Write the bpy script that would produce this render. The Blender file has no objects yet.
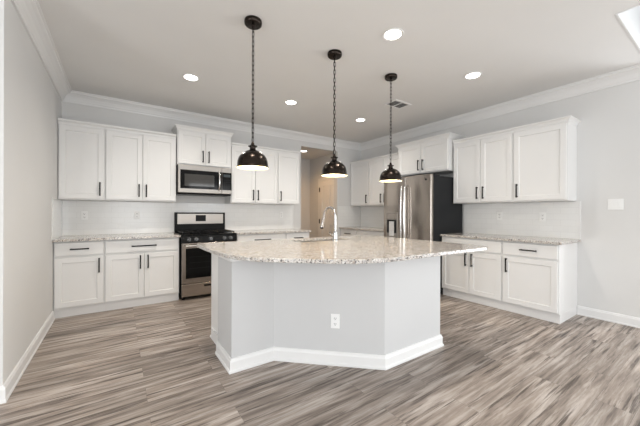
import bpy, bmesh, math, random
from mathutils import Vector, Matrix
random.seed(7)
S = bpy.context.scene
COL = S.collection
PI = math.pi
W = 5.2326            # width of the kitchen (left wall to right wall)
H = 2.8026            # ceiling height

# ------------------------------------------------------------------ camera
cam = bpy.data.cameras.new('camera')
cam.sensor_width = 36.0
cam.lens = 16.54
cam.clip_start = 0.05
co = bpy.data.objects.new('camera', cam)
COL.objects.link(co)
co.location = (0.608, -5.068, 1.2235)
co.rotation_euler = (Matrix.Rotation(-math.radians(34.484), 3, 'Z') @ Matrix.Rotation(PI / 2, 3, 'X') @ Matrix.Rotation(0.0034, 3, 'Z')).to_euler()
S.camera = co

# ------------------------------------------------------------------ world, exposure
wd = bpy.data.worlds.new('sky')
S.world = wd
wd.use_nodes = True
wn = wd.node_tree.nodes
wn['Background'].inputs[0].default_value = (0.86, 0.93, 1.0, 1)
wn['Background'].inputs[1].default_value = 1.0
S.view_settings.view_transform = 'Standard'
S.view_settings.look = 'None'
S.view_settings.gamma = 1
S.view_settings.exposure = 0.03
S.view_settings.use_curve_mapping = False

# ------------------------------------------------------------------ area lamps added at unseen windows behind the camera, standing in for daylight
def area(name, loc, rot, sx, sy, power, col):
    l = bpy.data.lights.new(name, 'AREA')
    l.shape = 'RECTANGLE'
    l.size = sx
    l.size_y = sy
    l.energy = power
    l.color = col
    o = bpy.data.objects.new(name, l)
    COL.objects.link(o)
    o.location = loc
    o.rotation_euler = rot
    return o
DAY = (0.95, 0.98, 1.0)
area('added_daylight_rear_a', (3.9, -8.93, 1.28), (PI / 2, 0, 0), 1.7, 2.3, 58, DAY)
area('added_daylight_rear_b', (1.2, -8.93, 1.28), (PI / 2, 0, 0), 1.7, 2.3, 58, DAY)
area('added_daylight_rear_c', (-1.5, -8.93, 1.28), (PI / 2, 0, 0), 1.7, 2.3, 56, DAY)
area('added_daylight_side', (-3.42, -5.6, 1.28), (0, -PI / 2, 0), 2.3, 2.2, 92, DAY)  # fill added from an unseen window on the left
area('added_daylight_right', (W + 2.47, -6.6, 1.28), (0, PI / 2, 0), 2.3, 2.6, 160, DAY)  # added at an unseen right window to light the left wall


# ------------------------------------------------------------------ materials
def new_mat(name):
    m = bpy.data.materials.new(name)
    m.use_nodes = True
    nt = m.node_tree
    return m, nt, nt.nodes['Principled BSDF']

def nd(nt, kind, **kw):
    n = nt.nodes.new(kind)
    for k, v in kw.items():
        setattr(n, k, v)
    return n

def paint(name, col, rough=0.5, bump=0.0, scale=60, var=0.02, spec=0.5):
    m, nt, b = new_mat(name)
    tc = nd(nt, 'ShaderNodeTexCoord')
    no = nd(nt, 'ShaderNodeTexNoise')
    no.inputs['Scale'].default_value = 2.5
    nt.links.new(tc.outputs['Object'], no.inputs['Vector'])
    r = nd(nt, 'ShaderNodeValToRGB')
    r.color_ramp.elements[0].color = tuple(c * (1 - var) for c in col) + (1,)
    r.color_ramp.elements[1].color = tuple(min(1, c * (1 + var)) for c in col) + (1,)
    nt.links.new(no.outputs['Fac'], r.inputs['Fac'])
    nt.links.new(r.outputs['Color'], b.inputs['Base Color'])
    b.inputs['Roughness'].default_value = rough
    b.inputs['Specular IOR Level'].default_value = spec
    if bump:
        n2 = nd(nt, 'ShaderNodeTexNoise')
        n2.inputs['Scale'].default_value = scale
        nt.links.new(tc.outputs['Object'], n2.inputs['Vector'])
        bp = nd(nt, 'ShaderNodeBump')
        bp.inputs['Strength'].default_value = bump
        bp.inputs['Distance'].default_value = 0.002
        nt.links.new(n2.outputs['Fac'], bp.inputs['Height'])
        nt.links.new(bp.outputs['Normal'], b.inputs['Normal'])
    return m

def metal(name, col, rough, stretch=None, var=0.06):
    m, nt, b = new_mat(name)
    b.inputs['Metallic'].default_value = 1
    tc = nd(nt, 'ShaderNodeTexCoord')
    mp = nd(nt, 'ShaderNodeMapping')
    mp.inputs['Scale'].default_value = stretch or (4, 4, 4)
    no = nd(nt, 'ShaderNodeTexNoise')
    no.inputs['Scale'].default_value = 8
    no.inputs['Detail'].default_value = 4
    nt.links.new(tc.outputs['Object'], mp.inputs['Vector'])
    nt.links.new(mp.outputs['Vector'], no.inputs['Vector'])
    r = nd(nt, 'ShaderNodeValToRGB')
    r.color_ramp.elements[0].color = tuple(c * (1 - var) for c in col) + (1,)
    r.color_ramp.elements[1].color = tuple(min(1, c * (1 + var)) for c in col) + (1,)
    nt.links.new(no.outputs['Fac'], r.inputs['Fac'])
    nt.links.new(r.outputs['Color'], b.inputs['Base Color'])
    mr = nd(nt, 'ShaderNodeMapRange')
    mr.inputs['To Min'].default_value = rough * 0.85
    mr.inputs['To Max'].default_value = rough * 1.15
    nt.links.new(no.outputs['Fac'], mr.inputs['Value'])
    nt.links.new(mr.outputs['Result'], b.inputs['Roughness'])
    return m

def emitter(name, col, strength):
    m, nt, b = new_mat(name)
    b.inputs['Base Color'].default_value = (*col, 1)
    b.inputs['Emission Color'].default_value = (*col, 1)
    b.inputs['Emission Strength'].default_value = strength
    return m

def floor_mat():
    m, nt, b = new_mat('vinyl_plank')
    L = nt.links.new
    tc = nd(nt, 'ShaderNodeTexCoord')
    br = nd(nt, 'ShaderNodeTexBrick')
    br.offset = 0.37
    br.inputs['Scale'].default_value = 1
    br.inputs['Brick Width'].default_value = 1.22
    br.inputs['Row Height'].default_value = 0.18
    br.inputs['Mortar Size'].default_value = 0.0006
    br.inputs['Mortar Smooth'].default_value = 0.2
    br.inputs['Bias'].default_value = 0.0
    br.inputs['Color1'].default_value = (0.0, 0.0, 0.0, 1)
    br.inputs['Color2'].default_value = (1, 1, 1, 1)
    br.inputs['Mortar'].default_value = (0.5, 0.5, 0.5, 1)
    L(tc.outputs['Object'], br.inputs['Vector'])
    # per-plank shift of the grain
    sh = nd(nt, 'ShaderNodeVectorMath', operation='MULTIPLY')
    L(br.outputs['Color'], sh.inputs[0])
    sh.inputs[1].default_value = (7.3, 3.1, 5.0)
    ad = nd(nt, 'ShaderNodeVectorMath', operation='ADD')
    L(tc.outputs['Object'], ad.inputs[0])
    L(sh.outputs[0], ad.inputs[1])
    def streak(sx, sy, sc, det, dist=0.0):
        mp = nd(nt, 'ShaderNodeMapping')
        mp.inputs['Scale'].default_value = (sx, sy, 1)
        L(ad.outputs[0], mp.inputs['Vector'])
        n = nd(nt, 'ShaderNodeTexNoise')
        n.inputs['Scale'].default_value = sc
        n.inputs['Detail'].default_value = det
        n.inputs['Roughness'].default_value = 0.65
        n.inputs['Distortion'].default_value = dist
        L(mp.outputs['Vector'], n.inputs['Vector'])
        return n
    big = streak(1.1, 16.0, 1.5, 7, 0.3)
    fine = streak(1.7, 34.0, 1.1, 6, 0.25)
    r1 = nd(nt, 'ShaderNodeValToRGB')
    e = r1.color_ramp.elements
    e[0].position = 0.30
    e[0].color = (0.110, 0.086, 0.070, 1)
    e[1].position = 0.72
    e[1].color = (0.52, 0.47, 0.43, 1)
    k = r1.color_ramp.elements.new(0.5)
    k.color = (0.285, 0.236, 0.201, 1)
    L(big.outputs['Fac'], r1.inputs['Fac'])
    r2 = nd(nt, 'ShaderNodeValToRGB')
    e = r2.color_ramp.elements
    e[0].position = 0.35
    e[0].color = (0.24, 0.21, 0.19, 1)
    e[1].position = 0.475
    e[1].color = (1.12, 1.12, 1.12, 1)
    L(fine.outputs['Fac'], r2.inputs['Fac'])
    mx = nd(nt, 'ShaderNodeMix', data_type='RGBA', blend_type='MULTIPLY')
    mx.inputs['Factor'].default_value = 0.95
    L(r1.outputs['Color'], mx.inputs['A'])
    L(r2.outputs['Color'], mx.inputs['B'])
    # plank tone
    tone = nd(nt, 'ShaderNodeMapRange')
    tone.inputs['To Min'].default_value = 0.86
    tone.inputs['To Max'].default_value = 1.16
    L(br.outputs['Color'], tone.inputs['Value'])
    m3 = nd(nt, 'ShaderNodeVectorMath', operation='SCALE')
    L(mx.outputs['Result'], m3.inputs[0])
    L(tone.outputs['Result'], m3.inputs['Scale'])
    m4 = nd(nt, 'ShaderNodeMix', data_type='RGBA')
    L(br.outputs['Fac'], m4.inputs['Factor'])
    L(m3.outputs[0], m4.inputs['A'])
    m4.inputs['B'].default_value = (0.07, 0.06, 0.055, 1)
    L(m4.outputs['Result'], b.inputs['Base Color'])
    b.inputs['Roughness'].default_value = 0.42
    bp = nd(nt, 'ShaderNodeBump')
    bp.inputs['Strength'].default_value = 0.25
    bp.inputs['Distance'].default_value = 0.002
    L(fine.outputs['Fac'], bp.inputs['Height'])
    L(bp.outputs['Normal'], b.inputs['Normal'])
    return m

def granite_mat():
    m, nt, b = new_mat('granite')
    L = nt.links.new
    tc = nd(nt, 'ShaderNodeTexCoord')
    def noise(sc, det, rough=0.6, dist=0.0):
        n = nd(nt, 'ShaderNodeTexNoise')
        n.inputs['Scale'].default_value = sc
        n.inputs['Detail'].default_value = det
        n.inputs['Roughness'].default_value = rough
        n.inputs['Distortion'].default_value = dist
        L(tc.outputs['Object'], n.inputs['Vector'])
        return n
    def ramp(src, pts):
        r = nd(nt, 'ShaderNodeValToRGB')
        e = r.color_ramp.elements
        e[0].position, e[0].color = pts[0][0], (*pts[0][1], 1)
        e[1].position, e[1].color = pts[-1][0], (*pts[-1][1], 1)
        for p, c in pts[1:-1]:
            e.new(p).color = (*c, 1)
        L(src, r.inputs['Fac'])
        return r
    base = ramp(noise(30, 5, 0.65, 0.8).outputs['Fac'], [(0.33, (0.38, 0.32, 0.27)), (0.43, (0.58, 0.52, 0.465)), (0.54, (0.71, 0.675, 0.635)), (0.66, (0.77, 0.75, 0.73))])
    grey = ramp(noise(72, 4, 0.7, 1.0).outputs['Fac'], [(0.51, (0, 0, 0)), (0.63, (1, 1, 1))])
    dark = ramp(noise(82, 3, 0.7, 0.5).outputs['Fac'], [(0.55, (0, 0, 0)), (0.59, (1, 1, 1))])
    m1 = nd(nt, 'ShaderNodeMix', data_type='RGBA')
    L(grey.outputs['Color'], m1.inputs['Factor'])
    L(base.outputs['Color'], m1.inputs['A'])
    m1.inputs['B'].default_value = (0.30, 0.285, 0.275, 1)
    m2 = nd(nt, 'ShaderNodeMix', data_type='RGBA')
    L(dark.outputs['Color'], m2.inputs['Factor'])
    L(m1.outputs['Result'], m2.inputs['A'])
    m2.inputs['B'].default_value = (0.045, 0.042, 0.045, 1)
    L(m2.outputs['Result'], b.inputs['Base Color'])
    b.inputs['Roughness'].default_value = 0.12
    return m

def tile_mat(name, axis):
    m, nt, b = new_mat(name)
    L = nt.links.new
    tc = nd(nt, 'ShaderNodeTexCoord')
    sp = nd(nt, 'ShaderNodeSeparateXYZ')
    cb = nd(nt, 'ShaderNodeCombineXYZ')
    L(tc.outputs['Object'], sp.inputs[0])
    L(sp.outputs[axis], cb.inputs[0])
    L(sp.outputs['Z'], cb.inputs[1])
    br = nd(nt, 'ShaderNodeTexBrick')
    br.offset = 0.5
    br.inputs['Scale'].default_value = 1
    br.inputs['Brick Width'].default_value = 0.152
    br.inputs['Row Height'].default_value = 0.0765
    br.inputs['Mortar Size'].default_value = 0.0016
    br.inputs['Mortar Smooth'].default_value = 0.3
    br.inputs['Color1'].default_value = (0.83, 0.83, 0.82, 1)
    br.inputs['Color2'].default_value = (0.81, 0.81, 0.80, 1)
    br.inputs['Mortar'].default_value = (0.74, 0.735, 0.725, 1)
    L(cb.outputs[0], br.inputs['Vector'])
    L(br.outputs['Color'], b.inputs['Base Color'])
    b.inputs['Roughness'].default_value = 0.16
    bp = nd(nt, 'ShaderNodeBump', invert=True)
    bp.inputs['Strength'].default_value = 0.35
    bp.inputs['Distance'].default_value = 0.001
    L(br.outputs['Fac'], bp.inputs['Height'])
    L(bp.outputs['Normal'], b.inputs['Normal'])
    return m

def glass_mat():
    m, nt, b = new_mat('thin_glass')
    tr = nd(nt, 'ShaderNodeBsdfTransparent')
    gl = nd(nt, 'ShaderNodeBsdfGlossy')
    gl.inputs['Roughness'].default_value = 0.02
    mx = nd(nt, 'ShaderNodeMixShader')
    mx.inputs[0].default_value = 0.06
    nt.links.new(tr.outputs[0], mx.inputs[1])
    nt.links.new(gl.outputs[0], mx.inputs[2])
    nt.links.new(mx.outputs[0], nt.nodes['Material Output'].inputs['Surface'])
    return m

M = {
    'wall': paint('wall_paint', (0.69, 0.684, 0.673), 0.65, 0.08, 90),
    'ceil': paint('ceiling_paint', (0.78, 0.776, 0.766), 0.8, 0.10, 70),
    'trim': paint('trim_white', (0.79, 0.785, 0.778), 0.35),
    'cab': paint('cabinet_white', (0.79, 0.785, 0.775), 0.32, var=0.008),
    'inner': paint('cabinet_frame_white', (0.77, 0.765, 0.755), 0.4, var=0.008),
    'island': paint('island_paint', (0.585, 0.585, 0.585), 0.55, 0.06, 90),
    'floor': floor_mat(),
    'granite': granite_mat(),
    'tile_x': tile_mat('subway_tile_x', 'X'),
    'tile_y': tile_mat('subway_tile_y', 'Y'),
    'black': paint('black_handle', (0.008, 0.007, 0.0065), 0.5, spec=.2),
    'gloss': paint('black_glass', (0.005, 0.005, 0.005), 0.08, spec=.15),
    'enamel': paint('black_enamel', (0.005, 0.005, 0.005), 0.3, spec=.12),
    'iron': paint('cast_iron', (0.006, 0.006, 0.006), 0.5, spec=.15),
    'charcoal': paint('charcoal_side', (0.011, 0.012, 0.014), 0.5, spec=.2),
    'steel': metal('stainless', (0.43, 0.385, 0.345), 0.2, (40, 40, 0.6)),
    'steel_h': metal('stainless_brushed', (0.36, 0.335, 0.31), 0.38, (0.6, 0.6, 40)),
    'chrome': metal('chrome', (0.66, 0.66, 0.67), 0.08),
    'bright': metal('bright_steel', (0.82, 0.81, 0.80), 0.22),
    'bronze': metal('oil_rubbed_bronze', (0.034, 0.027, 0.023), 0.25),
    'cream': paint('shade_lining', (0.86, 0.79, 0.60), 0.5),
    'plastic': paint('white_plastic', (0.86, 0.86, 0.85), 0.35),
    'knob': paint('knob_satin', (0.05, 0.05, 0.05), 0.22, spec=.9),
    'slot': paint('dark_slot', (0.05, 0.05, 0.05), 0.5),
    'mwglass': paint('microwave_glass', (0.045, 0.043, 0.04), 0.06),
    'vent': paint('vent_dark', (0.10, 0.10, 0.10), 0.6),
    'lens': emitter('lamp_lens', (1.0, 0.95, 0.88), 9.0),
    'bulb': emitter('lamp_bulb', (1.0, 0.86, 0.62), 8.0),
    'display': emitter('display_glow', (0.02, 0.03, 0.035), 0.3),
    'glass': glass_mat(),
}

# ------------------------------------------------------------------ mesh helpers
class MB:
    def __init__(self):
        self.bm = bmesh.new()
    def face(self, pts):
        vs = [self.bm.verts.new(p) for p in pts]
        return self.bm.faces.new(vs)
    def box(self, x0, x1, y0, y1, z0, z1, bev=0.0, seg=2):
        b = bmesh.new()
        bmesh.ops.create_cube(b, size=1)
        sx, sy, sz = abs(x1 - x0), abs(y1 - y0), abs(z1 - z0)
        bmesh.ops.scale(b, vec=(sx, sy, sz), verts=b.verts)
        if bev:
            bmesh.ops.bevel(b, geom=b.edges[:], offset=bev, segments=seg, affect='EDGES', profile=0.5)
        bmesh.ops.translate(b, vec=((x0 + x1) / 2, (y0 + y1) / 2, (z0 + z1) / 2), verts=b.verts)
        self.add(b)
        return self
    def add(self, b):
        me = bpy.data.meshes.new('tmp')
        b.to_mesh(me)
        b.free()
        self.bm.from_mesh(me)
        bpy.data.meshes.remove(me)
    def cyl(self, p, q, r, n=16, r2=None):
        p, q = Vector(p), Vector(q)
        d = q - p
        b = bmesh.new()
        bmesh.ops.create_cone(b, cap_ends=True, segments=n, radius1=r, radius2=r if r2 is None else r2, depth=d.length)
        rot = Vector((0, 0, 1)).rotation_difference(d.normalized()).to_matrix().to_4x4()
        bmesh.ops.transform(b, matrix=Matrix.Translation((p + q) / 2) @ rot, verts=b.verts)
        self.add(b)
        return self
    def lathe(self, prof, n=40, c=(0, 0, 0), closed=False):
        rings = []
        for r, z in prof:
            if r < 1e-5:
                rings.append([self.bm.verts.new((c[0], c[1], c[2] + z))])
            else:
                rings.append([self.bm.verts.new((c[0] + r * math.cos(2 * PI * k / n), c[1] + r * math.sin(2 * PI * k / n), c[2] + z)) for k in range(n)])
        pairs = list(zip(rings, rings[1:]))
        if closed:
            pairs.append((rings[-1], rings[0]))
        for a, b in pairs:
            for k in range(n):
                j = (k + 1) % n
                if len(a) == 1 and len(b) == 1:
                    continue
                if len(a) == 1:
                    self.bm.faces.new((a[0], b[j], b[k]))
                elif len(b) == 1:
                    self.bm.faces.new((a[k], a[j], b[0]))
                else:
                    self.bm.faces.new((a[k], a[j], b[j], b[k]))
        return self
    def tube(self, pts, r, n=12, closed=False):
        pts = [Vector(p) for p in pts]
        rr = r if isinstance(r, (list, tuple)) else [r] * len(pts)
        rings = []
        N = len(pts)
        prev = None
        for i, p in enumerate(pts):
            if closed:
                t = (pts[(i + 1) % N] - pts[i - 1]).normalized()
            else:
                t = (pts[min(i + 1, N - 1)] - pts[max(i - 1, 0)]).normalized()
            if prev is None:
                a = Vector((0, 0, 1)) if abs(t.z) < 0.9 else Vector((1, 0, 0))
                u = t.cross(a).normalized()
            else:
                u = (prev - t * prev.dot(t)).normalized()
            prev = u
            v = t.cross(u)
            rings.append([self.bm.verts.new(p + (u * math.cos(2 * PI * k / n) + v * math.sin(2 * PI * k / n)) * rr[i]) for k in range(n)])
        pairs = list(zip(rings, rings[1:]))
        if closed:
            pairs.append((rings[-1], rings[0]))
        for a, b in pairs:
            for k in range(n):
                j = (k + 1) % n
                self.bm.faces.new((a[k], a[j], b[j], b[k]))
        if not closed:
            self.bm.faces.new(rings[0][::-1])
            self.bm.faces.new(rings[-1])
        return self
    def sweep(self, prof, path):
        """profile (distance out to the right of the path, z) along a plan path with mitred corners"""
        P = [Vector(p) for p in path]
        N = len(P)
        nrm = []
        for a, b in zip(P, P[1:]):
            d = (b - a).normalized()
            nrm.append(Vector((d.y, -d.x)))
        rings = []
        for i, p in enumerate(P):
            if i == 0:
                mv = nrm[0]
            elif i == N - 1:
                mv = nrm[-1]
            else:
                mv = (nrm[i - 1] + nrm[i]) / (1 + nrm[i - 1].dot(nrm[i]))
            rings.append([self.bm.verts.new((p.x + mv.x * d, p.y + mv.y * d, z)) for d, z in prof])
        K = len(prof)
        for a, b in zip(rings, rings[1:]):
            for k in range(K):
                j = (k + 1) % K
                self.bm.faces.new((a[k], a[j], b[j], b[k]))
        self.bm.faces.new(rings[0][::-1])
        self.bm.faces.new(rings[-1])
        return self
    def prism(self, poly, z0, z1):
        lo = [self.bm.verts.new((x, y, z0)) for x, y in poly]
        hi = [self.bm.verts.new((x, y, z1)) for x, y in poly]
        n = len(poly)
        self.bm.faces.new(lo[::-1])
        self.bm.faces.new(hi)
        for k in range(n):
            j = (k + 1) % n
            self.bm.faces.new((lo[k], lo[j], hi[j], hi[k]))
        return self
    def shaker(self, x0, x1, z0, z1, y, t=0.02, rail=0.058, depth=0.009):
        """framed door; its back lies at y, its front at y - t"""
        def ring(i, yy):
            return [self.bm.verts.new(p) for p in ((x0 + i, yy, z0 + i), (x1 - i, yy, z0 + i), (x1 - i, yy, z1 - i), (x0 + i, yy, z1 - i))]
        rs = [ring(0, y), ring(0, y - t + 0.002), ring(0.002, y - t), ring(rail, y - t), ring(rail + 0.005, y - t + depth)]
        self.bm.faces.new(rs[0][::-1])
        for a, b in zip(rs, rs[1:]):
            for k in range(4):
                j = (k + 1) % 4
                self.bm.faces.new((a[k], a[j], b[j], b[k]))
        self.bm.faces.new(rs[-1])
        return self
    def build(self, name, mat, parent=None, smooth=None):
        bmesh.ops.recalc_face_normals(self.bm, faces=self.bm.faces)
        me = bpy.data.meshes.new(name)
        self.bm.to_mesh(me)
        self.bm.free()
        o = bpy.data.objects.new(name, me)
        COL.objects.link(o)
        me.materials.append(M[mat])
        if smooth:
            for p in me.polygons:
                p.use_smooth = True
            me.set_sharp_from_angle(angle=math.radians(smooth))
        if parent:
            o.parent = parent
        return o

def thing(name, label, cat, loc=(0, 0, 0), rot=0, group=None):
    o = bpy.data.objects.new(name, None)
    o.empty_display_size = 0.1
    COL.objects.link(o)
    o.location = loc
    o.rotation_euler = (0, 0, rot)
    return tag(o, label, cat, group)

def tag(o, label, cat, group=None):
    o['label'] = label
    o['category'] = cat
    if group:
        o['group'] = group
    return o

def struct(name, mb, mat, parent=None, smooth=None):
    o = mb.build(name, mat, parent, smooth)
    if not parent:
        o['kind'] = 'structure'
    return o

# ------------------------------------------------------------------ the room
XL, YB = -3.5, -9.0
XR = W + 2.5          # the living room is wider than the kitchen
YR = -4.43           # end of the right wall
OX0, OX1, OZ = 3.624, 4.545, 2.566
struct('floor', MB().box(XL - .12, XR + .12, YB - .12, 3.0, -0.1, 0), 'floor')
# ceiling with the skylight opening at the right
SX0, SX1, SY0, SY1 = 3.838, 4.95, -6.2, -4.47
c = MB()
c.box(XL - .12, XR + .12, SY1, 0.12, H, H + .12)
c.box(XL - .12, SX0, SY0, SY1, H, H + .12)
c.box(SX1, XR + .12, SY0, SY1, H, H + .12)
c.box(XL - .12, XR + .12, YB - .12, SY0, H, H + .12)
struct('ceiling', c, 'ceil')
s = MB()
s.box(SX0 - .04, SX0, SY0 - .04, SY1 + .04, H + .12, H + .5).box(SX1, SX1 + .04, SY0 - .04, SY1 + .04, H + .12, H + .5)
s.box(SX0, SX1, SY0 - .04, SY0, H + .12, H + .5).box(SX0, SX1, SY1, SY1 + .04, H + .12, H + .5)
sw = struct('window_1', s, 'trim')
struct('window_pane', MB().box(SX0 + .002, SX1 - .002, SY0 + .002, SY1 - .002, H + .46, H + .47), 'glass', sw)
# lining of the ceiling opening
s = MB()
t = .012
s.box(SX0 - 0, SX0 + t, SY0, SY1, H - .004, H + .5).box(SX1 - t, SX1, SY0, SY1, H - .004, H + .5)
s.box(SX0 + t, SX1 - t, SY0, SY0 + t, H - .004, H + .5).box(SX0 + t, SX1 - t, SY1 - t, SY1, H - .004, H + .5)
struct('window_lining', s, 'trim', sw)

w = MB()
w.box(-.12, OX0, 0, .12, 0, H).box(OX1, W + .12, 0, .12, 0, H).box(OX0, OX1, 0, .12, OZ, H)
struct('wall_back', w, 'wall')
struct('wall_right', MB().box(W, W + .12, YR, 0, 0, H), 'wall')
struct('wall_return', MB().box(W + .12, XR + .12, YR, YR + .12, 0, H), 'wall')
w = MB()
w.box(XR, XR + .12, -5.3, YR, 0, H).box(XR, XR + .12, YB - .12, -7.9, 0, H).box(XR, XR + .12, -7.9, -5.3, 0, .08).box(XR, XR + .12, -7.9, -5.3, 2.45, H)
struct('wall_far_right', w, 'wall')
f = MB()
f.box(XR + .03, XR + .1, -7.9, -5.3, .08, .14).box(XR + .03, XR + .1, -7.9, -5.3, 2.39, 2.45)
f.box(XR + .03, XR + .1, -7.9, -7.84, .14, 2.39).box(XR + .03, XR + .1, -5.36, -5.3, .14, 2.39).box(XR + .04, XR + .09, -6.63, -6.57, .14, 2.39)
wo = struct('window_6', f, 'trim')  # unseen window, added as a light source for the left wall
struct('window_pane', MB().box(XR + .065, XR + .07, -7.84, -5.36, .14, 2.39), 'glass', wo)
struct('wall_left', MB().box(-.12, 0, -2.355, 0, 0, H), 'wall')
struct('wall_corner', MB().box(XL - .12, -.12, -2.355, -2.235, 0, H), 'wall')
w = MB()
w.box(XL - .12, XL, YB - .12, -2.355, 0, .08).box(XL - .12, XL, YB - .12, -2.355, 2.45, H)
w.box(XL - .12, XL, YB - .12, -6.7, .08, 2.45).box(XL - .12, XL, -4.5, -2.355, .08, 2.45)
struct('wall_side', w, 'wall')
w = MB()
w.box(XL, XR, YB - .12, YB, 0, .08).box(XL, XR, YB - .12, YB, 2.45, H)
for a, b in ((XL, -2.35), (-.65, .35), (2.05, 3.05), (4.75, XR)):
    w.box(a, b, YB - .12, YB, .08, 2.45)
struct('wall_rear', w, 'wall')
for i, a in enumerate((-2.35, .35, 3.05)):  # unseen rear windows, added as daylight sources
    f = MB()
    b = a + 1.7
    f.box(a, b, YB - .1, YB - .03, .08, .14).box(a, b, YB - .1, YB - .03, 2.39, 2.45)
    f.box(a, a + .06, YB - .1, YB - .03, .14, 2.39).box(b - .06, b, YB - .1, YB - .03, .14, 2.39)
    f.box(a + .06, b - .06, YB - .09, YB - .04, 1.43, 1.47)
    wo = struct('window_%d' % (i + 2), f, 'trim')
    struct('window_pane', MB().box(a + .06, b - .06, YB - .07, YB - .065, .14, 2.39), 'glass', wo)
f = MB()
f.box(XL - .1, XL - .03, -6.7, -4.5, .08, .14).box(XL - .1, XL - .03, -6.7, -4.5, 2.39, 2.45)
f.box(XL - .1, XL - .03, -6.7, -6.64, .14, 2.39).box(XL - .1, XL - .03, -4.56, -4.5, .14, 2.39)
wo = struct('window_5', f, 'trim')  # unseen side window, added as a daylight source
struct('window_pane', MB().box(XL - .07, XL - .065, -6.64, -4.56, .14, 2.39), 'glass', wo)

# hallway behind the opening
HX, HY, HZ = 4.80, 1.513, 2.635
struct('wall_hall_right', MB().box(HX, HX + .12, .12, HY + .12, 0, HZ), 'wall')
struct('wall_hall_end', MB().box(2.2, HX, HY, HY + .12, 0, HZ), 'wall')
struct('wall_hall_left', MB().box(2.08, 2.2, .12, HY + .12, 0, HZ), 'wall')
struct('ceiling_hall', MB().box(2.08, HX + .12, .12, HY + .12, HZ, HZ + .1), 'ceil')

# crown moulding, baseboards
crown = [(0, 2.668), (.014, 2.668), (.017, 2.686), (.025, 2.695), (.032, 2.712), (.049, 2.740), (.074, 2.764), (.092, 2.774), (.096, 2.787), (.110, 2.791), (.110, H - .0005), (0, H - .0005)]
struct('trim_1', MB().sweep(crown, [(XL, -2.355), (0, -2.355), (0, 0), (W, 0), (W, YR), (XR, YR)]), 'trim')
base = [(0, 0), (.020, 0), (.020, .014), (.015, .020), (.015, .085), (.011, .094), (.009, .104), (0, .108)]
struct('baseboard_left', MB().sweep(base, [(XL, -2.355), (0, -2.355), (0, -.612)]), 'trim')
struct('baseboard_right', MB().sweep(base, [(W, -3.892), (W, YR), (XR, YR)]), 'trim')
struct('baseboard_hall', MB().sweep(base, [(2.2, HY), (HX, HY), (HX, 1.085)]), 'trim')

# hallway door
DY0, DY1, DZ = .24, 1.00, 2.005
def dbox(mb, y0, y1, z0, z1, x0, x1, bev=0):
    mb.box(x0, x1, y0, y1, z0, z1, bev)
dr = MB()
ym = (DY0 + DY1) / 2
for y0, y1 in ((DY0, DY0 + .105), (DY1 - .105, DY1), (ym - .05, ym + .05)):      # stiles
    dbox(dr, y0, y1, .008, DZ, HX - .040, HX - .004)
for z0, z1 in ((.008, .22), (.93, 1.08), (DZ - .115, DZ)):                          # rails
    dbox(dr, DY0 + .105, ym - .05, z0, z1, HX - .040, HX - .004)
    dbox(dr, ym + .05, DY1 - .105, z0, z1, HX - .040, HX - .004)
d1 = struct('door_1', dr, 'trim')
p = MB()
for z0, z1 in ((.22, .93), (1.08, DZ - .115)):
    for y0, y1 in ((DY0 + .105, ym - .05), (ym + .05, DY1 - .105)):
        dbox(p, y0 + .001, y1 - .001, z0 + .001, z1 - .001, HX - .022, HX - .006)
        dbox(p, y0 + .035, y1 - .035, z0 + .035, z1 - .035, HX - .031, HX - .0225, .006)
struct('door_panels', p, 'trim', d1)
for z in (.25, 1.02, 1.80):
    struct('hinge', MB().box(HX - .049, HX - .0405, DY1 - .022, DY1 + .012, z - .055, z + .055), 'black', d1)
kn = struct('door_knob', MB().lathe([(0, 0), (.026, 0), (.03, .008), (.012, .014), (.012, .03), (.026, .042), (.028, .055), (.016, .066), (0, .068)], 20), 'black', d1)
kn.rotation_euler = (0, -PI / 2, 0)
kn.location = (HX - .0405, DY0 + .07, .95)
cs = MB()
dbox(cs, DY1 + .012, DY1 + .082, 0, DZ + .08, HX - .030, HX)
dbox(cs, DY0 - .072, DY0 - .012, 0, DZ + .07, HX - .018, HX)
dbox(cs, DY0 - .012, DY1 + .012, DZ + .01, DZ + .08, HX - .030, HX)
struct('trim_2', cs, 'trim')

# ------------------------------------------------------------------ tiled backsplashes
TB, TT = .9145, 1.378
def tiles(name, label, mats):
    t = thing(name, label, 'backsplash', (0, 0, 0), 0)
    for (nm, bx, mt) in mats:
        MB().box(*bx).build(nm, mt, t)
    return t
tiles('tile_backsplash', 'white subway tile backsplash behind the range, wrapping onto the left wall', [
    ('tile_field', (.009, 3.438, -.008, -.0005, TB, TT), 'tile_x'),
    ('side_return', (.0005, .008, -.690, -.0005, TB, TT), 'tile_y'),
    ('edge_strip', (3.4385, 3.452, -.010, -.0005, TB, TT), 'trim')])
tiles('tile_backsplash', 'white subway tile backsplash left of the refrigerator in the corner', [
    ('tile_field', (W - .008, W - .0005, -1.45, -.009, TB, TT), 'tile_y'),
    ('side_return', (OX1 + .02, W - .0005, -.008, -.0005, TB, TT), 'tile_x')])
tiles('tile_backsplash', 'white subway tile backsplash right of the refrigerator', [
    ('tile_field', (W - .008, W - .0005, -3.905, -2.465, TB, TT), 'tile_y'),
    ('edge_strip', (W - .010, W - .0005, -3.920, -3.9055, TB, TT), 'trim')])

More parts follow.
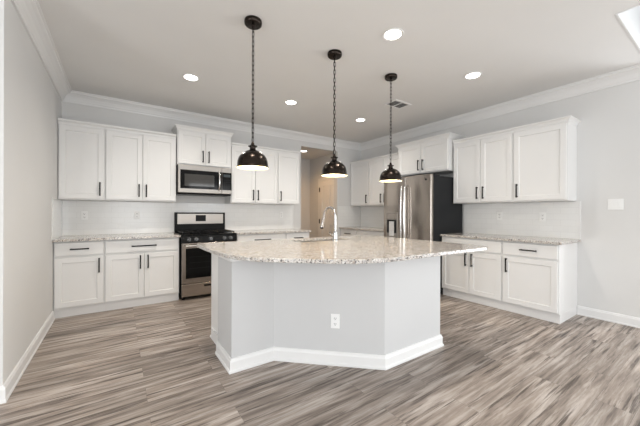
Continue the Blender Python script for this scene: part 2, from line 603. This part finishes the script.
# ------------------------------------------------------------------ cabinets
def pull(parent, x, z, y, length, vertical):
    """black bar pull standing off the face at y"""
    m = MB()
    h = length / 2
    r = .0072
    if vertical:
        m.box(x - r, x + r, y - .034, y - .023, z - h, z + h, .0015)
        for s in (-1, 1):
            m.box(x - r, x + r, y - .024, y - .0002, z + s * (h - .012) - r, z + s * (h - .012) + r)
    else:
        m.box(x - h, x + h, y - .034, y - .023, z - r, z + r, .0015)
        for s in (-1, 1):
            m.box(x + s * (h - .012) - r, x + s * (h - .012) + r, y - .024, y - .0002, z - r, z + r)
    return m.build('handle', 'black', parent)

PULL = .175
def doors_row(t, w, z0, z1, yf, doors, hz, up):
    """doors: list of handle sides ('L','R'); hz: z of the handle centre"""
    rv = .011
    n = len(doors)
    xs = []
    gap = .006
    ww = (w - 2 * rv - gap * (n - 1)) / n
    for k, side in enumerate(doors):
        x0 = rv + k * (ww + gap)
        x1 = x0 + ww
        d = MB().shaker(x0, x1, z0, z1, yf - .0005, .02).build('door', 'cab', t)
        hx = x0 + .040 if side == 'L' else x1 - .040
        pull(d, hx, hz, yf - .0205, PULL, True)

def upper(label, loc, rot, w, depth, z0, z1, doors, mould, dz=(.016, .013), mt=.07, flare=.03, ends=(False, False), hz=None):
    t = thing('upper_cabinet', label, 'cabinet', loc, rot, 'wall-hung upper cabinets')
    MB().box(0, w, -depth, -.001, z0, z1).build('cabinet_box', 'inner', t)
    doors_row(t, w, z0 + dz[0], z1 - dz[1], -depth, doors, z0 + dz[0] + .125 if hz is None else hz, True)
    f = flare
    zt = z1
    if mould == 'crown':
        prof = [(-.02, zt - .002), (.004, zt - .002), (.004, zt + mt * .15), (.010, zt + mt * .25), (f * .45, zt + mt * .5), (f * .9, zt + mt * .78), (f, zt + mt * .8), (f, zt + mt), (-.02, zt + mt)]
    else:
        prof = [(-.02, zt - .002), (.006, zt - .002), (.008, zt + mt * .35), (.012, zt + mt * .45), (f * .8, zt + mt * .6), (f, zt + mt * .66), (f, zt + mt), (-.02, zt + mt)]
    path = []
    if ends[0]:
        path.append((0, -.002))
        path.append((0, -depth))
    else:
        path.append((0, -depth))
    path.append((w, -depth))
    if ends[1]:
        path.append((w, -.002))
    MB().sweep(prof, path).build('top_moulding', 'cab', t)
    return t

def base_cab(label, loc, rot, w, doors, drawers, end_panel=None, depth=.59, wide=False, toe_out=.565):
    t = thing('base_cabinet', label, 'cabinet', loc, rot, 'floor-standing base cabinets')
    m = MB().box(0, w, -depth, -.001, .105, .8835)
    m.build('cabinet_box', 'inner', t)
    MB().box(0, w, -toe_out, -.02, .0005, .1045).build('toe_kick', 'trim', t)
    if doors:
        doors_row(t, w, .122, .692, -depth, doors, .585, False)
    n = drawers
    rv, gap = .011, .006
    if n:
        ww = (w - 2 * rv - gap * (n - 1)) / n
        for k in range(n):
            x0 = rv + k * (ww + gap)
            d = MB().box(x0, x0 + ww, -depth - .0205, -depth - .0005, .716, .868, .0025).build('drawer', 'cab', t)
            pull(d, x0 + ww / 2, .792, -depth - .0205, .28 if wide else PULL, False)
    return t

AR, BR = 0, -PI / 2
# uppers on the range wall
upper('white upper cabinet with one door in the corner beside the left wall', (.004, 0, 0), AR, .462, .31, 1.381, 2.303, ['R'], 'flat', mt=.062, flare=.03)
upper('white upper cabinet with two doors just left of the microwave', (.468, 0, 0), AR, .840, .31, 1.381, 2.303, ['R', 'L'], 'flat', mt=.062, flare=.03)
upper('short white crowned cabinet with two doors above the microwave', (1.318, 0, 0), AR, .788, .35, 1.930, 2.438, ['R', 'L'], 'crown', mt=.068, flare=.034, ends=(True, True))
upper('white upper cabinet with two doors just right of the microwave', (2.112, 0, 0), AR, .841, .31, 1.381, 2.303, ['R', 'L'], 'flat', mt=.062, flare=.03)
upper('white upper cabinet with one door beside the hallway opening', (2.954, 0, 0), AR, .448, .31, 1.381, 2.303, ['L'], 'flat', mt=.062, flare=.03)
# uppers on the refrigerator wall
upper('white upper cabinet with one door in the far corner next to the back wall', (W, -.012, 0), BR, .578, .31, 1.381, 2.303, ['R'], 'flat', mt=.058)
upper('white upper cabinet with one door, second from the far corner', (W, -.591, 0), BR, .412, .31, 1.381, 2.303, ['R'], 'flat', mt=.058)
upper('white upper cabinet half hidden behind a pendant, directly left of the refrigerator', (W, -1.004, 0), BR, .448, .31, 1.381, 2.303, ['L'], 'flat', mt=.058)
upper('deep white crowned cabinet with two doors above the refrigerator', (W, -1.456, 0), BR, .988, .41, 1.894, 2.396, ['R', 'L'], 'crown', mt=.07, flare=.045, ends=(True, True))
upper('white upper cabinet with two doors just right of the refrigerator', (W, -2.464, 0), BR, .843, .31, 1.381, 2.295, ['R', 'L'], 'flat', mt=.062)
upper('white upper cabinet with one wide door and bare side at the right end', (W, -3.309, 0), BR, .570, .31, 1.381, 2.295, ['L'], 'crown', mt=.062, flare=.035, ends=(False, True))
# bases on the range wall
base_cab('white base cabinet with one drawer and one door beside the left wall', (.004, 0, 0), AR, .468, ['R'], 1)
base_cab('white base cabinet with one wide drawer and two doors left of the range', (.473, 0, 0), AR, .836, ['R', 'L'], 1, wide=True)
base_cab('white base cabinet with wide drawer right of the range behind the island', (2.115, 0, 0), AR, .850, ['R', 'L'], 1, wide=True)
base_cab('white base cabinet with short drawer beside the hallway opening', (2.966, 0, 0), AR, .480, ['L'], 1)
# bases on the refrigerator wall
base_cab('white base cabinet with a drawer in the far corner behind the faucet', (W, -.012, 0), BR, .52, ['R'], 1)
base_cab('white base cabinet with a drawer just left of the refrigerator', (W, -.533, 0), BR, .86, ['R', 'L'], 1, wide=True)
base_cab('white base cabinet with two doors just right of the refrigerator', (W, -2.466, 0), BR, .847, ['R', 'L'], 1, wide=True, depth=.613, toe_out=.585)
base_cab('white base cabinet with one drawer and one door at the right end', (W, -3.314, 0), BR, .576, ['L'], 1, depth=.613, toe_out=.585)

# ------------------------------------------------------------------ countertops
def slab(name, label, x0, x1, y0, y1):
    o = MB().box(x0, x1, y0, y1, .884, .914, .004).build(name, 'granite')
    return tag(o, label, 'countertop')
slab('granite_countertop', 'speckled granite countertop on the base cabinets left of the range', .0015, 1.317, -.655, -.0015)
slab('granite_countertop', 'speckled granite countertop between the range and the hallway opening', 2.110, 3.462, -.640, -.0015)
slab('granite_countertop', 'speckled granite countertop in the far corner left of the refrigerator', W - .640, W - .0015, -1.402, -.0015)
slab('granite_countertop', 'speckled granite countertop right of the refrigerator ending at the bare wall', W - .662, W - .0015, -3.925, -2.464)

# ------------------------------------------------------------------ range
def make_range():
    t = thing('gas_range', 'stainless steel gas range with black cooktop and oven door', 'range', (1.327, 0, 0))
    w = .772
    MB().box(0, w, -.625, -.02, .045, .895, .004).build('body', 'enamel', t)
    for x in (.04, w - .04):
        for y in (-.58, -.08):
            MB().cyl((x, y, 0.0005), (x, y, .046), .018, 12).build('foot', 'enamel', t)
    # cooktop
    MB().box(-.004, w + .004, -.655, -.06, .896, .914, .005).build('cooktop', 'enamel', t)
    for cx in (.19, .386, .582):
        for cy in ((-.48, -.22) if cx != .386 else (-.35,)):
            b = MB().lathe([(0, 0), (.05, 0), (.05, .010), (.034, .012), (.034, .018), (0, .020)], 24, (cx, cy, .9145))
            b.build('burner', 'iron', t, 40)
    for gx0, gx1 in ((.025, .258), (.268, .504), (.514, .747)):
        g = MB()
        y0, y1, z0, z1 = -.625, -.105, .934, .948
        for x in (gx0, (gx0 + gx1) / 2 - .006, gx1 - .012):
            g.box(x, x + .012, y0, y1, z0, z1, .002)
        for y in (y0, -.485, -.365, -.235, y1 - .012):
            g.box(gx0, gx1, y, y + .012, z0, z1, .002)
        for x in (gx0, gx1 - .012):
            for y in (y0, y1 - .012):
                g.box(x, x + .012, y, y + .012, .9143, z0)
        g.build('grate', 'iron', t)
    # control panel with knobs
    cp = MB()
    pts = [(-.626, .800), (-.672, .800), (-.660, .895), (-.626, .895)]
    lo = [cp.bm.verts.new((0, y, z)) for y, z in pts]
    hi = [cp.bm.verts.new((w, y, z)) for y, z in pts]
    cp.bm.faces.new(lo)
    cp.bm.faces.new(hi[::-1])
    for k in range(4):
        j = (k + 1) % 4
        cp.bm.faces.new((lo[k], lo[j], hi[j], hi[k]))
    cpo = cp.build('control_panel', 'enamel', t)
    for x in (.095, .19, .386, .582, .677):
        k = MB().cyl((x, -.667, .848), (x, -.676, .8495), .027, 20).cyl((x, -.676, .8495), (x, -.700, .852), .021, 20, .018)
        k.box(x - .005, x + .005, -.712, -.698, .834, .870, .002)
        k.build('knob', 'knob', cpo, 40)
    # backguard
    bg = MB().box(0, w - .006, -.085, -.012, .915, 1.225, .006).build('backguard', 'enamel', t)
    MB().box(.035, w - .04, -.0905, -.0855, 1.045, 1.205, .002).build('fascia', 'steel_h', bg)
    dp = MB().box(.300, .455, -.094, -.091, 1.085, 1.185, .002).build('display_panel', 'enamel', bg)
    # oven door
    d = MB().box(.004, w - .004, -.668, -.6265, .232, .796, .005).build('oven_door', 'steel', t)
    MB().box(.055, w - .055, -.6715, -.6685, .305, .725, .002).build('oven_window', 'gloss', d)
    h = MB().cyl((.045, -.722, .762), (w - .045, -.722, .762), .013, 16)
    for x in (.075, w - .075):
        h.box(x - .012, x + .012, -.720, -.6685, .752, .772, .002)
    h.build('handle', 'bright', d, 40)
    r = MB()
    for z in (.44, .52, .60):
        r.box(.10, w - .10, -.6724, -.6717, z, z + .004)
    r.build('rack_lines', 'charcoal', d)
    dw = MB().box(.004, w - .004, -.664, -.6265, .052, .224, .005).build('storage_drawer', 'steel', t)
    MB().box(.300, .470, -.6665, -.6645, .172, .196, .001).build('handle', 'enamel', dw)
make_range()

# ------------------------------------------------------------------ microwave above the range
def make_microwave():
    t = thing('microwave', 'stainless over-the-range microwave hung below the short crowned cabinet', 'microwave', (1.322, 0, 0))
    w, z0, z1 = .778, 1.492, 1.928
    MB().box(0, w, -.375, -.009, z0 + .022, z1, .003).build('body', 'charcoal', t)
    MB().box(.004, w - .004, -.380, -.02, z0, z0 + .0215, .003).build('vent_base', 'enamel', t)
    d = MB().box(0, w * .80, -.408, -.3755, z0 + .025, z1 - .002, .005).build('door', 'steel_h', t)
    g = MB().box(.028, w * .80 - .004, -.4105, -.4085, z0 + .085, z1 - .075, .001).build('door_glass', 'gloss', d)
    MB().box(.085, w * .80 - .115, -.4125, -.4108, z0 + .125, z1 - .135, .0008).build('window_screen', 'mwglass', d)
    hp = [(w * .80 - .045, -.409, z1 - .062)]
    n = 12
    for k in range(n + 1):
        a = PI * k / n
        hp.append((w * .80 - .045, -.415 - .038 * math.sin(a) ** .6, z1 - .075 - (z1 - z0 - .16) * k / n))
    hp.append((w * .80 - .045, -.409, z0 + .072))
    MB().tube(hp, .013, 12).build('handle', 'bright', d, 50)
    c = MB().box(w * .80 + .002, w, -.408, -.3755, z0 + .025, z1 - .002, .005).build('control_panel', 'steel_h', t)
    MB().box(w * .80 + .004, w - .004, -.4105, -.4085, z0 + .085, z1 - .075, .001).build('keypad', 'gloss', c)
    MB().box(w * .80 + .025, w - .022, -.4118, -.4108, z1 - .145, z1 - .105).build('display', 'display', c)
    b = MB()
    for r in range(5):
        for k in range(3):
            x = w * .80 + .030 + k * .036
            z = z0 + .115 + r * .030
            b.box(x, x + .022, -.4116, -.4108, z, z + .014)
    b.build('buttons', 'charcoal', c)
make_microwave()

# ------------------------------------------------------------------ refrigerator
def make_fridge():
    t = thing('refrigerator', 'tall stainless steel refrigerator with dark sides and water dispenser', 'refrigerator', (W, -1.535, 0), BR)
    w, top = .927, 1.80
    MB().box(.004, w - .004, -0.8250, -.04, .03, top - .012, .006).build('cabinet_body', 'charcoal', t)
    for x in (.07, w - .07):
        for y in (-.63, -.10):
            MB().cyl((x, y, .0005), (x, y, .031), .02, 12).build('foot', 'black', t)
    hw = w / 2
    def door(x0, x1, z0, z1):
        # gently bowed stainless door
        m = MB()
        n = 10
        def yf(u):
            return -0.8770 - .016 * (1 - (2 * u - 1) ** 2)
        pts = [(x0, -0.8265), (x0, -0.8700)] + [(x0 + .006 + (x1 - x0 - .012) * k / n, yf(k / n)) for k in range(n + 1)] + [(x1, -0.8700), (x1, -0.8265)]
        m.prism(pts, z0, z1)
        return m
    dl = door(.002, hw - .003, .70, top).build('door', 'steel', t, 30)
    drr = door(hw + .003, w - .002, .70, top).build('door', 'steel', t, 30)
    fz = door(.002, w - .002, .06, .692).build('freezer_drawer', 'steel', t, 30)
    for d, x in ((dl, hw - .032), (drr, hw + .032)):
        hp = [(x, -0.8870, 1.655), (x, -0.9300, 1.64), (x, -0.9410, 1.58)]
        for k in range(1, 9):
            s = k / 9
            hp.append((x, -0.9410 - .014 * math.sin(PI * s), 1.58 - .74 * s))
        hp += [(x, -0.9410, .84), (x, -0.9300, .785), (x, -0.8870, .77)]
        MB().tube(hp, .014, 14).build('handle', 'bright', d, 50)
    h = MB().cyl((.10, -0.9500, .625), (w - .10, -0.9500, .625), .014, 14)
    for x in (.14, w - .14):
        h.cyl((x, -0.8850, .625), (x, -0.9500, .625), .010, 12)
    h.build('handle', 'bright', fz, 50)
    # dispenser
    sh = MB().box(.085, .320, -0.9010, -0.8870, .80, 1.235, .004).build('dispenser', 'steel_h', dl)
    MB().box(.105, .300, -0.9040, -0.9015, .90, 1.115, .002).build('dispenser_recess', 'charcoal', dl)
    MB().box(.150, .255, -0.9065, -0.9045, .85, 1.09, .001).build('dispenser_paddle', 'bright', dl)
    MB().box(.105, .300, -0.9040, -0.9015, 1.13, 1.22, .001).build('dispenser_panel', 'steel', dl)
    # badge
    b = MB().cyl((w - .085, -0.8885, 1.725), (w - .085, -0.8855, 1.725), .015, 20)
    b.build('badge', 'charcoal', drr, 40)
    for x in (.05, w - .05):
        MB().box(x - .035, x + .035, -.78, -.64, top - .0115, top + .012, .004).build('hinge_cover', 'charcoal', t)
make_fridge()

# ------------------------------------------------------------------ island
IX0, IX1, IYB = 1.328, 3.068, -2.06
EPX = 1.372        # outer face of the cabinet end panel, set back from the knee wall
A1, A2, A3, A4 = (IX0, -2.828), (1.682, -2.828), (2.340, -3.450), (IX1, -3.456)
def make_island():
    t = thing('kitchen_island', 'large angled kitchen island with pale grey panels and white baseboard', 'kitchen island', (0, 0, 0))
    MB().prism([(IX0, -2.455), A1, A2, A3, A4, (IX1, -2.66), (EPX + .02, -2.66), (EPX + .02, -2.455)][::-1], .0005, .8835).build('knee_wall', 'island', t)
    MB().box(EPX + .021, IX1 - .001, -2.659, IYB + .022, .105, .685).box(EPX + .021, IX1 - .001, IYB - .0, IYB + .022, .6855, .8835).build('cabinet_box', 'cab', t)
    MB().box(EPX, EPX + .0205, -2.454, IYB, .0005, .8835).build('end_panel', 'cab', t)
    MB().box(IX0 + .03, IX1 - .01, -2.60, IYB - .05, .0005, .1045).build('toe_kick', 'trim', t)
    # doors on the kitchen side
    xs = [EPX + .03, 1.80, 2.21, 2.61, IX1 - .01]
    for a, b in zip(xs, xs[1:]):
        d = MB()
        d.shaker(-b + .004, -a - .004, .122, .868, -.0005, .018)
        o = d.build('door', 'cab', t)
        o.rotation_euler = (0, 0, PI)
        o.location = (0, IYB + .022, 0)
        pull(o, -a - .035, .75, -.0185, PULL, True)
    bb = [(.0003, .0005), (.024, .0005), (.024, .016), (.016, .024), (.016, .082), (.011, .092), (.009, .102), (.0003, .107)]
    # walk the outline so that the outside lies to the right of the path
    MB().sweep(bb, [(IX0, -2.455), A1, A2, A3, A4, (IX1, -2.10)]).build('baseboard', 'trim', t)
    qr = [(.0003, .0005), (.014, .0005), (.012, .010), (.006, .016), (.0003, .018)]
    MB().sweep(qr, [(EPX, IYB), (EPX, -2.452)]).build('shoe_moulding', 'trim', t)
    tr = [(.0003, .848), (.012, .848), (.014, .852), (.014, .8835), (.0003, .8835)]
    MB().sweep(tr, [(IX0, -2.454), A1, A2, A3, A4, (IX1, -2.66)]).build('apron_trim', 'cab', t)
    # socket on the slanted panel
    dx, dy = A3[0] - A2[0], A3[1] - A2[1]
    ln = math.hypot(dx, dy)
    ux, uy = dx / ln, dy / ln
    mx, mz = (2.0565, -3.1820), 0.352
    o = MB().box(-.036, .036, -.006, -.0003, -.058, .058, .002).build('outlet_plate', 'plastic', t)
    o.location = (mx[0], mx[1], mz)
    o.rotation_euler = (0, 0, math.atan2(uy, ux))
    for z in (-.022, .022):
        MB().box(-.017, .017, -.0078, -.0062, z - .014, z + .014, .0007).build('socket', 'plastic', o)
        sl = MB()
        for x in (-.007, .007):
            sl.box(x - .0016, x + .0016, -.0084, -.0079, z - .003, z + .008)
        sl.box(-.003, .003, -.0084, -.0079, z - .011, z - .006)
        sl.build('socket_slots', 'slot', o)
make_island()

def smooth_outline(pts, n=6):
    out = []
    N = len(pts)
    for i in range(N - 1):
        p0 = Vector(pts[max(i - 1, 0)])
        p1 = Vector(pts[i])
        p2 = Vector(pts[i + 1])
        p3 = Vector(pts[min(i + 2, N - 1)])
        for k in range(n):
            t = k / n
            q = .5 * ((2 * p1) + (-p0 + p2) * t + (2 * p0 - 5 * p1 + 4 * p2 - p3) * t * t + (-p0 + 3 * p1 - 3 * p2 + p3) * t ** 3)
            out.append((q.x, q.y))
    out.append(tuple(pts[-1]))
    return out

def island_top():
    front = smooth_outline([(1.246, -2.00), (1.246, -2.30), (1.252, -2.55), (1.265, -2.75), (1.285, -2.90), (1.335, -3.035), (1.413, -3.165), (1.517, -3.265),
                            (1.62, -3.36), (1.72, -3.45), (1.82, -3.532), (1.935, -3.598), (2.05, -3.638), (2.20, -3.665), (2.41, -3.676), (2.70, -3.68), (3.05, -3.69), (3.36, -3.705), (3.47, -3.685), (3.518, -3.60), (3.525, -3.45)], 4)
    outer = front + [(3.525, -2.04), (3.505, -1.975), (3.45, -1.96), (1.285, -1.96), (1.253, -1.97)]
    x0, x1, y0, y1 = SINK
    r = .04
    inner = []
    for cx, cy, a0 in ((x1 - r, y1 - r, 0), (x0 + r, y1 - r, 90), (x0 + r, y0 + r, 180), (x1 - r, y0 + r, 270)):
        for k in range(5):
            a = math.radians(a0 + 22.5 * k)
            inner.append((cx + r * math.cos(a), cy + r * math.sin(a)))
    bm = bmesh.new()
    es = []
    for loop in (outer, inner):
        vs = [bm.verts.new((x, y, .884)) for x, y in loop]
        for a, b in zip(vs, vs[1:] + vs[:1]):
            es.append(bm.edges.new((a, b)))
    bmesh.ops.triangle_fill(bm, edges=es, use_beauty=True)
    ext = bmesh.ops.extrude_face_region(bm, geom=bm.faces[:])
    bmesh.ops.translate(bm, vec=(0, 0, .030), verts=[g for g in ext['geom'] if isinstance(g, bmesh.types.BMVert)])
    bmesh.ops.recalc_face_normals(bm, faces=bm.faces)
    rim = [e for e in bm.edges if len(e.link_faces) == 2 and e.calc_face_angle() > 1.3 and abs(e.verts[0].co.z - e.verts[1].co.z) < 1e-4]
    bmesh.ops.bevel(bm, geom=rim, offset=.005, segments=2, affect='EDGES', profile=.5)
    m = MB()
    m.bm.free()
    m.bm = bm
    o = m.build('island_countertop', 'granite')
    tag(o, 'large polished speckled granite top with curved front edge on the island', 'countertop')
SINK = (2.22, 2.90, -2.39, -2.085)
island_top()

def make_sink():
    x0, x1, y0, y1 = SINK
    t = thing('kitchen_sink', 'stainless undermount sink set into the island top behind the faucet', 'sink', ((x0 + x1) / 2, (y0 + y1) / 2, .70))
    hx, hy = (x1 - x0) / 2 + .004, (y1 - y0) / 2 + .004
    m = MB()
    zt, zb = .883 - .70, 0.0
    w = .0035
    def ring(h, k, z):
        return [(-h - k, -hy - k), (h + k, -hy - k), (h + k, hy + k), (-h - k, hy + k)], z
    loops = [ring(hx, .003, zt), ring(hx, .003, zb - .0), ring(hx, 0, zb + .004), ring(hx, 0, zt)]
    vs = []
    for pts, z in loops:
        vs.append([m.bm.verts.new((x, y, z)) for x, y in pts])
    # outer wall, rim, inner wall, floors
    for a, b in ((0, 1), (2, 3), (3, 0)):
        for k in range(4):
            j = (k + 1) % 4
            m.bm.faces.new((vs[a][k], vs[a][j], vs[b][j], vs[b][k]))
    m.bm.faces.new(vs[1])
    m.bm.faces.new(vs[2])
    m.build('basin', 'steel_h', t)
    MB().cyl((0, 0, .0045), (0, 0, .008), .045, 24).build('drain', 'chrome', t, 40)
make_sink()

def make_faucet():
    t = thing('kitchen_faucet', 'tall chrome gooseneck faucet standing on the island top', 'faucet', (2.605, -2.463, .914), math.radians(12))
    MB().lathe([(0, 0.0003), (.032, .0003), (.032, .006), (.028, .012), (.025, .03), (.024, .085), (.019, .105), (.015, .12), (0, .12)], 28).build('base', 'chrome', t, 45)
    pts = [(0, 0, .10), (0, 0, .27)]
    R = .085
    for k in range(1, 15):
        a = PI - (PI * 1.0) * k / 14
        pts.append((0, R + R * math.cos(a), .27 + R * 1.25 * math.sin(a)))
    pts.append((0, 2 * R + .006, .25))
    MB().tube(pts, .0125, 14).build('spout', 'chrome', t, 60)
    e = Vector((0, 2 * R + .006, .252))
    MB().cyl(e, e + Vector((0, .012, -.045)), .016, 18, .017).cyl(e + Vector((0, .012, -.045)), e + Vector((0, .028, -.105)), .017, 18, .021).build('spray_head', 'chrome', t, 40)
    MB().cyl(e + Vector((0, .028, -.1055)), e + Vector((0, .032, -.122)), .0205, 18).build('nozzle', 'black', t, 40)
    h = MB().cyl((-.024, 0, .065), (-.050, 0, .068), .014, 16)
    h.tube([(-.048, 0, .068), (-.075, -.004, .078), (-.115, -.008, .100)], [.009, .008, .006], 10)
    h.build('lever', 'chrome', t, 40)
make_faucet()

# ------------------------------------------------------------------ pendant lamps
def make_pendant():
    t = thing('pendant_lamp', '', 'pendant lamp', (0, 0, 0), 0, 'pendant lamps over the island')
    zr = 1.592          # rim
    MB().lathe([(0, H - .0005), (.070, H - .0005), (.072, H - .010), (.070, H - .030), (.062, H - .038), (.014, H - .040), (.010, H - .058), (0, H - .058)], 36).build('canopy', 'bronze', t, 40)
    prof_out = [(.128, 0), (.130, .005), (.127, .009), (.124, .013), (.124, .034), (.121, .056), (.113, .080), (.099, .102), (.079, .121), (.056, .135), (.036, .143), (.024, .150)]
    prof_in = [(.021, .148), (.034, .141), (.053, .131), (.076, .117), (.096, .098), (.109, .078), (.117, .055), (.120, .034), (.120, .013), (.122, .006)]
    sh = MB().lathe(prof_out, 56, (0, 0, zr)).build('shade', 'bronze', t, 50)
    MB().lathe([(.1279, .0002)] + prof_in[::-1], 56, (0, 0, zr)).build('shade_lining', 'cream', sh, 50)
    MB().lathe([(0, .146), (.025, .146), (.023, .166), (.024, .171), (.037, .174), (.037, .181), (.016, .186), (.012, .205), (.008, .214), (0, .215)], 32, (0, 0, zr)).build('cap', 'bronze', t, 40)
    MB().lathe([(0, .145), (.019, .145), (.019, .098), (0, .098)], 20, (0, 0, zr)).build('socket', 'cream', t, 40)
    MB().lathe([(0, .0975), (.013, .0975), (.016, .085), (.028, .064), (.030, .052), (.027, .038), (.016, .028), (0, .025)], 24, (0, 0, zr)).build('bulb', 'bulb', t, 60)
    ch = MB()
    z = zr + .212
    top = H - .052
    pitch = .0400
    n = int((top - z) / pitch) + 1
    pitch = (top - z) / n
    L = pitch * .5 + .005
    for k in range(n):
        cz = z + pitch * (k + .5)
        pts = []
        wl = .0100
        for i in range(14):
            a = 2 * PI * i / 14
            x = wl * math.cos(a)
            zz = (L - wl) * (1 if math.sin(a) > 0 else -1) * (0 if abs(math.sin(a)) < 1e-6 else 1) + wl * math.sin(a)
            if abs(math.sin(a)) < 1e-6:
                zz = 0
            pts.append((x, 0, cz + zz) if k % 2 else (0, x, cz + zz))
        ch.tube(pts, .0024, 6, closed=True)
    ch.build('chain', 'bronze', t, 60)
    MB().cyl((.004, .004, z), (.004, .004, top), .0022, 6).build('cord', 'bronze', t)
    return t
def copy_tree(o, parent=None):
    c = o.copy()
    COL.objects.link(c)
    if parent:
        c.parent = parent
    for ch in list(o.children):
        copy_tree(ch, c)
    return c
pend = make_pendant()
spots = [(1.520, -2.76, 'dark bronze dome pendant lamp hanging nearest the range'),
         (2.366, -2.755, 'dark bronze dome pendant lamp hanging above the faucet, middle of the three'),
         (3.188, -2.742, 'dark bronze dome pendant lamp hanging nearest the refrigerator')]
for i, (x, y, lb) in enumerate(spots):
    o = pend if i == 0 else copy_tree(pend)
    o.location = (x, y, 0)
    o.rotation_euler = (0, 0, .5 + .6 * i)
    o['label'] = lb
    l = bpy.data.lights.new('pendant_light', 'POINT')
    l.energy = 4.5
    l.color = (1.0, .80, .54)
    l.shadow_soft_size = .028
    lo = bpy.data.objects.new('pendant_light', l)
    COL.objects.link(lo)
    lo.location = (x, y, 1.592 + .012)

# ------------------------------------------------------------------ recessed ceiling lights
def downlight(label, x, y, z, power, col):
    t = thing('recessed_ceiling_light', label, 'ceiling light', (x, y, z), 0, 'recessed ceiling lights')
    MB().lathe([(.072, -.0005), (.092, -.0005), (.095, -.004), (.090, -.009), (.076, -.007), (.072, -.004)], 40, closed=True).build('trim_ring', 'trim', t, 40)
    MB().lathe([(0, -.0005), (.0715, -.0005), (.0715, -.004), (.05, -.0055), (0, -.006)], 40).build('lens', 'lens', t, 40)
    l = bpy.data.lights.new('ceiling_lamp', 'SPOT')
    l.energy = power
    l.color = col
    l.spot_size = math.radians(150)
    l.spot_blend = 1.0
    l.shadow_soft_size = .07
    lo = bpy.data.objects.new('ceiling_lamp', l)
    COL.objects.link(lo)
    lo.location = (x, y, z - .02)
WARM = (1.0, .935, .84)
downlight('lit recessed ceiling light in front of the left upper cabinets', 1.306, -1.381, H, 84, WARM)
downlight('lit recessed ceiling light between the left and middle pendant chains', 2.640, -1.368, H, 72, WARM)
downlight('lit recessed ceiling light near the far corner, beyond the air vent', 3.986, -1.351, H, 72, WARM)
downlight('largest lit recessed ceiling light, between the canopies of middle and right pendants', 2.604, -3.29, H, 72, WARM)
downlight('lit recessed ceiling light in front of the right upper cabinets', 3.947, -3.285, H, 40, WARM)
downlight('added unseen recessed ceiling light above the left end of the island', 1.27, -3.30, H, 48, WARM)  # extra lamp out of view, added to brighten the left side
downlight('lit recessed ceiling light in the hallway, seen at the opening edge', 4.089, 0.669, HZ, 60, (1.0, .60, .27))

# ------------------------------------------------------------------ ceiling vent
def make_vent():
    t = thing('ceiling_vent', 'white rectangular air vent with dark slots on the ceiling', 'vent', (3.937, -2.193, H))
    a, b = .17, .115
    f = MB()
    f.box(-a, a, -b, -b + .03, -.010, -.0005, .002).box(-a, a, b - .03, b, -.010, -.0005, .002)
    f.box(-a, -a + .03, -b + .03, b - .03, -.010, -.0005, .002).box(a - .03, a, -b + .03, b - .03, -.010, -.0005, .002)
    f.build('frame', 'trim', t)
    MB().box(-a + .03, a - .03, -b + .03, b - .03, -.003, -.0006).build('duct', 'vent', t)
    MB().box(-.008, .008, -b + .03, b - .03, -.009, -.0032).build('divider', 'trim', t)
    s = MB()
    for sd in (-1, 1):
        for k in range(5):
            y = -b + .045 + k * (2 * b - .09) / 4
            x0, x1 = sorted((sd * .010, sd * (a - .031)))
            s.face([(x0, y - .006, -.009), (x1, y - .006, -.009), (x1, y + .004, -.0035), (x0, y + .004, -.0035)])
    so = s.build('louvres', 'trim', t)
    md = so.modifiers.new('thickness', 'SOLIDIFY')
    md.thickness = .0012
make_vent()

# ------------------------------------------------------------------ outlets and switches
def outlet(label, x, y, z, rot):
    t = thing('wall_outlet', label, 'outlet', (x, y, z), rot, 'wall outlets')
    p = MB().box(-.036, .036, -.0060, -.0003, -.058, .058, .002).build('cover_plate', 'plastic', t)
    for dz in (-.022, .022):
        MB().box(-.017, .017, -.0078, -.0062, dz - .014, dz + .014, .0007).build('socket', 'plastic', t)
        s = MB()
        for dx in (-.007, .007):
            s.box(dx - .0016, dx + .0016, -.0084, -.0079, dz - .003, dz + .008)
        s.box(-.003, .003, -.0084, -.0079, dz - .011, dz - .006)
        s.build('socket_slots', 'slot', t)
outlet('white outlet on the tile below the leftmost upper cabinet', .235, -.0085, 1.178, AR)
outlet('white outlet on the tile just left of the range', .837, -.0085, 1.186, AR)
outlet('white outlet on the tile right of the range near the hallway opening', 3.182, -.0085, 1.186, AR)
outlet('white outlet on the tile just right of the refrigerator', W - .0085, -3.004, 1.189, BR)
outlet('white outlet on the tile at the right end under the widest upper door', W - .0085, -3.535, 1.182, BR)

def switch():
    t = thing('light_switch', 'white light switch plate on the bare right wall', 'light switch', (W, -4.222, 1.333), BR)
    MB().box(-.064, .064, -.0060, -.0003, -.060, .060, .002).build('cover_plate', 'plastic', t)
    for x in (-.032, 0, .032):
        MB().box(x - .0125, x + .0125, -.0095, -.0062, -.034, .034, .0015).build('rocker', 'plastic', t)
switch()
